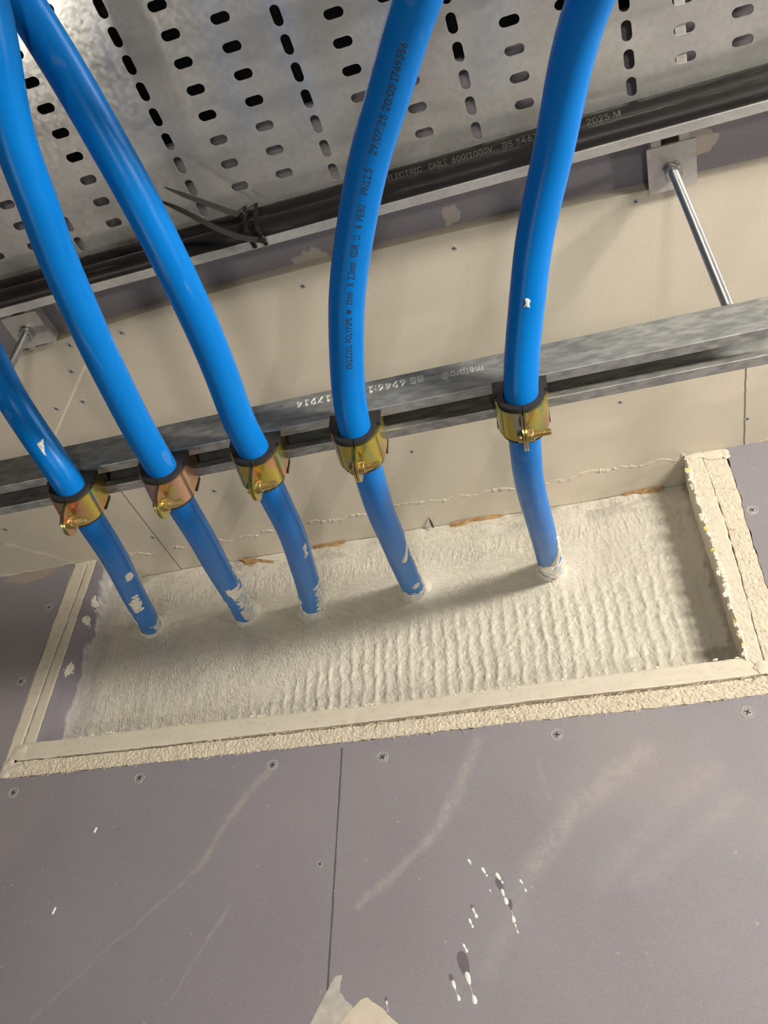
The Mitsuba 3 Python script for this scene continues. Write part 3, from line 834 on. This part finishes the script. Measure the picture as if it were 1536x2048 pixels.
for i, pts in enumerate(PATHS):
    pp = Pipe(pts)
    PIPES.append(pp)
    k = thing('water_pipe', PIPE_LABELS[i], 'pipe', 'blue water pipes through the wall opening')
    s = np.linspace(-1.15 if i else -.9, pp.L, 190)
    pts_, *_x = pp.at(s)
    obj('pipe_wall', tube(pts_, pp.radius(s), 40), 'mat_pipe', k, smooth=True)
    for a, b, p0, p1, sd_, th, st_ in SMEARS[i]:
        m = pp.patch(pp.s_of(a), pp.s_of(b), p0, p1, sd_, th, .45 if st_ else .6)
        if m is not None:
            obj('mastic_smear', m, 'mat_smear' if st_ else 'mat_mastic', k, smooth=True)
    if i == 4:
        m = pp.patch(pp.s_of(.432), pp.s_of(.441), -8, 14, 41, .52, 2.0)
        if m is not None:
            obj('paint_fleck', m, 'mat_mastic', k, smooth=True)
    # ring of mastic worked up round the pipe
    a = np.linspace(0, 2 * np.pi, 49)[:-1]
    rows = []
    e, t, n, sd = [v[0] for v in pp.at(pp.s_entry)]
    for u in np.linspace(0, 1, 9):
        up = .013 * (1 - u) ** 2
        rad = pp.radius(pp.s_entry)[0] + .0004 + .014 * u ** 1.4
        w = 1 + .35 * (meshkit.noise(np.c_[np.cos(a) * 1.7, np.sin(a) * 1.7, a * 0 + i * 5 + u * 2], 3) - .5)
        if u < .05:
            w = w * 0 + 1
        ring = e + np.outer(np.cos(a) * rad * w, [1, 0, 0]) + np.outer(np.sin(a) * rad * w, [0, 0, 1])
        sh = t * (-(up + .0075 * np.exp(-(rad / .034) ** 2) - .006 * u) / t[1])
        ring = ring + sh + np.outer((meshkit.noise(np.c_[np.cos(a) * 3, np.sin(a) * 3, a * 0 + i], 5) - .5) * .006 * (1 - u), [0, 1, 0])
        rows.append(ring)
    V = np.vstack(rows)
    F = [[r * 48 + j, r * 48 + (j + 1) % 48, (r + 1) * 48 + (j + 1) % 48] for r in range(8) for j in range(48)] + [[r * 48 + j, (r + 1) * 48 + (j + 1) % 48, (r + 1) * 48 + j] for r in range(8) for j in range(48)]
    obj('mastic_collar', trimesh.Trimesh(V, F, process=False), 'mat_batt', BATT, smooth=True)

# drops of mastic run down on the two right-hand pipes
for i, (ip, s0, a0, s1, a1, w) in enumerate([(3, .755, 108, .815, 40, .0042), (4, .838, 92, .890, 62, .0030), (4, .868, 95, .955, 22, .0062)]):
    pp = PIPES[ip]
    u = np.linspace(0, 1, 22)
    pts_ = pp.point(pp.s_of(s0) + (pp.s_of(s1) - pp.s_of(s0)) * u, np.radians(a0 + (a1 - a0) * u), 0.0)
    m = tube(pts_, w * (.30 + .75 * u ** 2.2) * np.sqrt(np.clip(1 - ((u - .86) / .16) ** 2 * (u > .86), .02, 1)), 12)
    obj('mastic_run', m, 'mat_mastic', 'water_pipe_%03d' % ip, smooth=True)

# printed lettering along the fourth pipe
pp = PIPES[3]
PK = 'water_pipe_003'
for w_, s0, s1 in [('EN12201', .2978, .2747), ('POLYPIPE', .2717, .2483), ('heart', .2450, .2402), ('25mm', .2359, .2235), ('X', .2187, .2153), ('2.3mm', .2122, .1967), ('SDR', .1922, .1812), ('11', .1767, .1726), ('W', .1675, .1640),
                   ('PE80', .1602, .1468), ('PN12.5', .1382, .1162), ('29/07/25', .1049, .0726), ('20:03', .0695, .0492), ('I749356', .0468, .0189)]:
    if w_ == 'heart':
        a = np.linspace(0, 2 * np.pi, 40)[:-1]
        hp = np.c_[16 * np.sin(a) ** 3, 13 * np.cos(a) - 5 * np.cos(2 * a) - 2 * np.cos(3 * a) - np.cos(4 * a)] * .00016
        m = ext(Polygon(hp + [.0024, .0024]), .0005)
    else:
        m = lettering(w_, s0 - s1, .0052, .0005, True)
    v = np.asarray(m.vertices)
    phi = math.asin(.42) - (v[:, 1] - .0022) / .01525
    m.vertices = pp.point(s0 - v[:, 0], phi, v[:, 2] - .00025)
    obj('printed_lettering', m, 'mat_ink', PK, smooth=False)

# ------------------------------------------------------------------ pipe clamps
CX, ZP = [-.5005, -.3975, -.2995, -.1982, -.0438], .5805
TURN = [.20, .15, .13, .10, .08]
RI, RB = .0152, .0197        # inside of the rubber, outside of the rubber
liner = union_all([Point(0, 0).buffer(RB, quad_segs=16), sbox(-.0222, .000, .0222, .0195)]).difference(Point(0, 0).buffer(RI, quad_segs=16)).difference(sbox(-.0004, -.04, .0004, -.005))
liner_end = union_all([Point(0, 0).buffer(RB + .0012, quad_segs=16), sbox(-.0242, .003, .0242, .0198)]).difference(Point(0, 0).buffer(RI, quad_segs=16)).difference(sbox(-.0004, -.04, .0004, -.005))
a = np.radians(np.linspace(0, -86, 24))
half = [(.0228, .0200), (.0228, .010)] + [(.0212 * math.cos(t) + .0010 * (1 - abs(math.sin(t))), .0212 * math.sin(t)) for t in a] + [(.0014, -.0245), (.0012, -.0275)]
band = LineString(half).buffer(.0009, cap_style=2, join_style=1, quad_segs=4)
ear = LineString([(.0228, .0195), (.0228, .0315), (.0200, .0325)]).buffer(.0009, cap_style=2, join_style=1)
WB = .0335


def turned(m, x, a):
    c, s_ = math.cos(a), math.sin(a)
    m.apply_translation((0, -mid, 0))
    return put(m, (c, s_, 0), (-s_, c, 0), (0, 0, 1), (x, mid, ZP))


tabp = Polygon([(-WB / 2, -.0240), (WB / 2, -.0240), (WB / 2, -.0285)] + [(WB / 2 * math.cos(t), -.0285 + .0150 * math.sin(t)) for t in np.radians(np.linspace(-8, -172, 24))] + [(-WB / 2, -.0285)])
for i, x in enumerate(CX):
    k = thing('pipe_clamp', ['gold passivated pipe clamp at the far left, on the leftmost pipe', 'gold pipe clamp with a coppery tint, second from left on the channel', 'gold pipe clamp in the middle of the row, third on the channel',
                             'gold pipe clamp on the pipe with printed lettering', 'gold pipe clamp furthest right on the channel'][i], 'pipe clamp', 'pipe clamps along the strut channel')
    for sg in (1, -1):
        b = along_d(affinity.translate(band, 0, 0), mid - WB / 2, mid + WB / 2)
        er = along_d(ear, mid - .0098, mid + .0098)
        tb = put(ext(tabp, .0018), (0, 1, 0), (0, 0, 1), (1, 0, 0), (.0003, mid, 0))
        mm = cat(b, er, tb)
        v = np.asarray(mm.vertices).copy()
        v[:, 0] *= sg
        mm.vertices = v
        if sg < 0:
            mm.invert()
        mm = turned(mm, x, TURN[i])
        obj('clamp_half', mm, 'mat_gold_pink' if i == 1 else 'mat_gold', k, smooth=35)
    ln = cat(along_d(liner, mid - .0185, mid + .0185), along_d(liner_end, mid - .0208, mid - .0172), along_d(liner_end, mid + .0172, mid + .0208))
    ln = turned(ln, x, TURN[i])
    obj('rubber_liner', ln, 'mat_rubber', k, smooth=35)
    zb = ZP - .0322
    tx = [.15, -.1, .3, .05, .2][i]
    obj('bolt', cat(put(hex_nut(.0050, .0042), (0, math.cos(tx), math.sin(tx)), (0, -math.sin(tx), math.cos(tx)), (1, 0, 0), (x - .0066, mid, zb)),
                    stick(thread(.0033, .0240, .0013, 18, .2), (x - .0015, mid, zb), (1, 0, 0))), 'mat_brass', k, smooth=35)
    obj('hex_nut', cat(put(hex_nut(.0056, .0052), (0, math.cos(tx + .3), math.sin(tx + .3)), (0, -math.sin(tx + .3), math.cos(tx + .3)), (1, 0, 0), (x + .0026, mid, zb)),
                       stick(lathe([(0, 0), (.0066, 0), (.0066, .0007), (0, .0007)], 24), (x + .0020, mid, zb), (1, 0, 0))), 'mat_brass', k, smooth=30)

# ------------------------------------------------------------------ splashes and torn tape on the wall
DROPS = [  # x, z of the head, x, z of the far end, head radius, bulb radius at the far end, damp mark length above the head (mm)
    (-205.9, 357.2, -203.2, 352.6, 2.1, .8, 0), (-190.0, 346.0, -185.5, 338.6, 2.6, 1.3, 0), (-173.6, 338.4, -168.0, 329.8, 3.2, 1.5, 0), (-169.0, 320.6, -165.0, 308.6, 2.7, 3.2, 15),
    (-160.0, 301.0, -158.2, 289.0, .6, 2.9, 10), (-156.8, 284.2, -154.6, 276.4, 1.2, 1.4, 0), (-147.3, 330.4, -144.6, 326.0, 1.8, .6, 0), (-142.6, 320.2, -141.8, 318.4, 1.7, 1.0, 0), (-183.0, 322.8, -182.0, 320.4, 1.0, .6, 0),
    (-203.2, 303.2, -199.9, 295.6, 1.9, 2.4, 5), (-207.6, 291.8, -204.6, 284.8, 2.2, 1.6, 0), (-215.3, 266.4, -212.2, 260.4, 1.9, 2.0, 0), (-212.6, 236.0, -205.6, 211.6, 4.2, 3.6, 24), (-228.4, 229.6, -222.6, 214.2, 3.0, 2.5, 9),
    (-722.0, 438.2, -722.8, 435.4, 3.0, 2.4, 0), (-754.4, 337.0, -755.6, 332.6, 2.6, 2.6, 0), (-302.6, 214.0, -300.8, 205.0, 1.5, .6, 5)]
DROP_LABELS = ['small white mastic drop, topmost and leftmost of the upper splash group on the violet wall', 'white mastic drop with a short tail, second from the top left in the splash group', 'fat white mastic drop with a bent tail, directly above a dark damp mark',
               'long white mastic drop running out of a dark damp mark near the top', 'white mastic bead at the end of a thin dark thread below the long upper drop', 'tiny pair of white mastic dots below the bead on the dark thread',
               'small pointed white mastic drop at the right edge of the splash group', 'small round white mastic dot just below the pointed drop at the right edge', 'tiniest white mastic speck, left of the long upper drop',
               'white mastic drop with a small dark tip in the middle of the splash group', 'white mastic drop right below the dark-tipped one in the middle of the group', 'small white mastic drop just above the large dark oval mark',
               'largest white mastic drop, under a large dark oval damp mark', 'white mastic drop with a dark tip, left of the largest drop', 'lone white mastic spot on the left of the wall, upper of the two there',
               'lone oval white mastic spot low at the left of the wall', 'thin white mastic drop beside the torn paper tape at the bottom']
for i, (x0, z0, x1, z1, r0, r1, damp) in enumerate(DROPS):
    k = thing('mastic_drop', DROP_LABELS[i], 'splash', 'white mastic drops on the wall')
    p0, p1 = np.array([x0, DW * 1000, z0]), np.array([x1, DW * 1000, z1])
    L = np.linalg.norm(p1 - p0)
    u = np.linspace(0, 1, 30)
    ax = (p1 - p0) / L
    q = p0 - ax * r0 * .9 + (ax * (L + r0 * .9 + r1 * .9)) * u[:, None]
    t0 = (q - p0) @ ax
    rr = np.maximum.reduce([np.sqrt(np.clip(1 - (t0 / np.where(t0 < 0, r0, min(L, r0 * 2.2))) ** 2, 0, 1)) * r0 * .72, np.sqrt(np.clip(1 - ((t0 - L) / np.where(t0 > L, r1, min(L, r1 * 1.7))) ** 2, 0, 1)) * r1 * .8, np.full(30, .22)])
    m = tube(q / 1000, rr / 1000, 14)
    v = np.asarray(m.vertices).copy()
    v[:, 1] = DW + (v[:, 1] - DW) * .45
    m.vertices = v
    obj('drop', m, 'mat_drop', k, smooth=True)
    if damp:
        a = np.linspace(0, 2 * np.pi, 33)[:-1]
        n2 = np.array([-ax[2], 0, ax[0]])
        c = p0 - ax * damp * .45
        V = c + np.outer(np.cos(a) * damp * .62, ax) + np.outer(np.sin(a) * max(1.4, damp * .24) * (1 - .35 * np.cos(a)), n2)
        V = np.vstack([V + [0, -.15, 0], [c + [0, -.30, 0]], V + [0, .3, 0]]) / 1000
        j = np.arange(32)
        jn = (j + 1) % 32
        mm = trimesh.Trimesh(V, np.vstack([np.c_[j, jn, j * 0 + 32], np.c_[jn, j, j + 33], np.c_[jn, j + 33, jn + 33]]), process=False)
        obj('damp_mark', mm, 'mat_damp', k, smooth=False, label='dark damp mark')


def tape(pts, seed, mat, label, d):
    L = np.array(pts + pts[:1]) / 1000.0
    q = resample(L, 140)[:-1]
    q = q + (meshkit.fbm(np.c_[q * 260, np.zeros(len(q))], 3, seed)[:, None] - .5) * .0022
    tag(obj('paper_tape', along_d(Polygon(q).buffer(0), DW - d, DW + .0004), mat, smooth=False), label, 'tape')


tape([(-354.7, 243.0), (-364.5, 240.6), (-378.0, 216.0), (-400.0, 176.0), (-366.0, 172.0), (-340.0, 209.0), (-357.6, 225.4)], 3, 'mat_tape', 'torn grey strip of paper tape under the pencil line on the wall', .0004)
tape([(-325.5, 219.4), (-332.0, 217.0), (-346.0, 204.0), (-374.0, 172.0), (-282.0, 172.0), (-290.0, 193.0), (-305.0, 206.0)], 5, 'mat_tape_pale', 'torn beige piece of paper tape overlapping the grey strip on the wall', .0008)
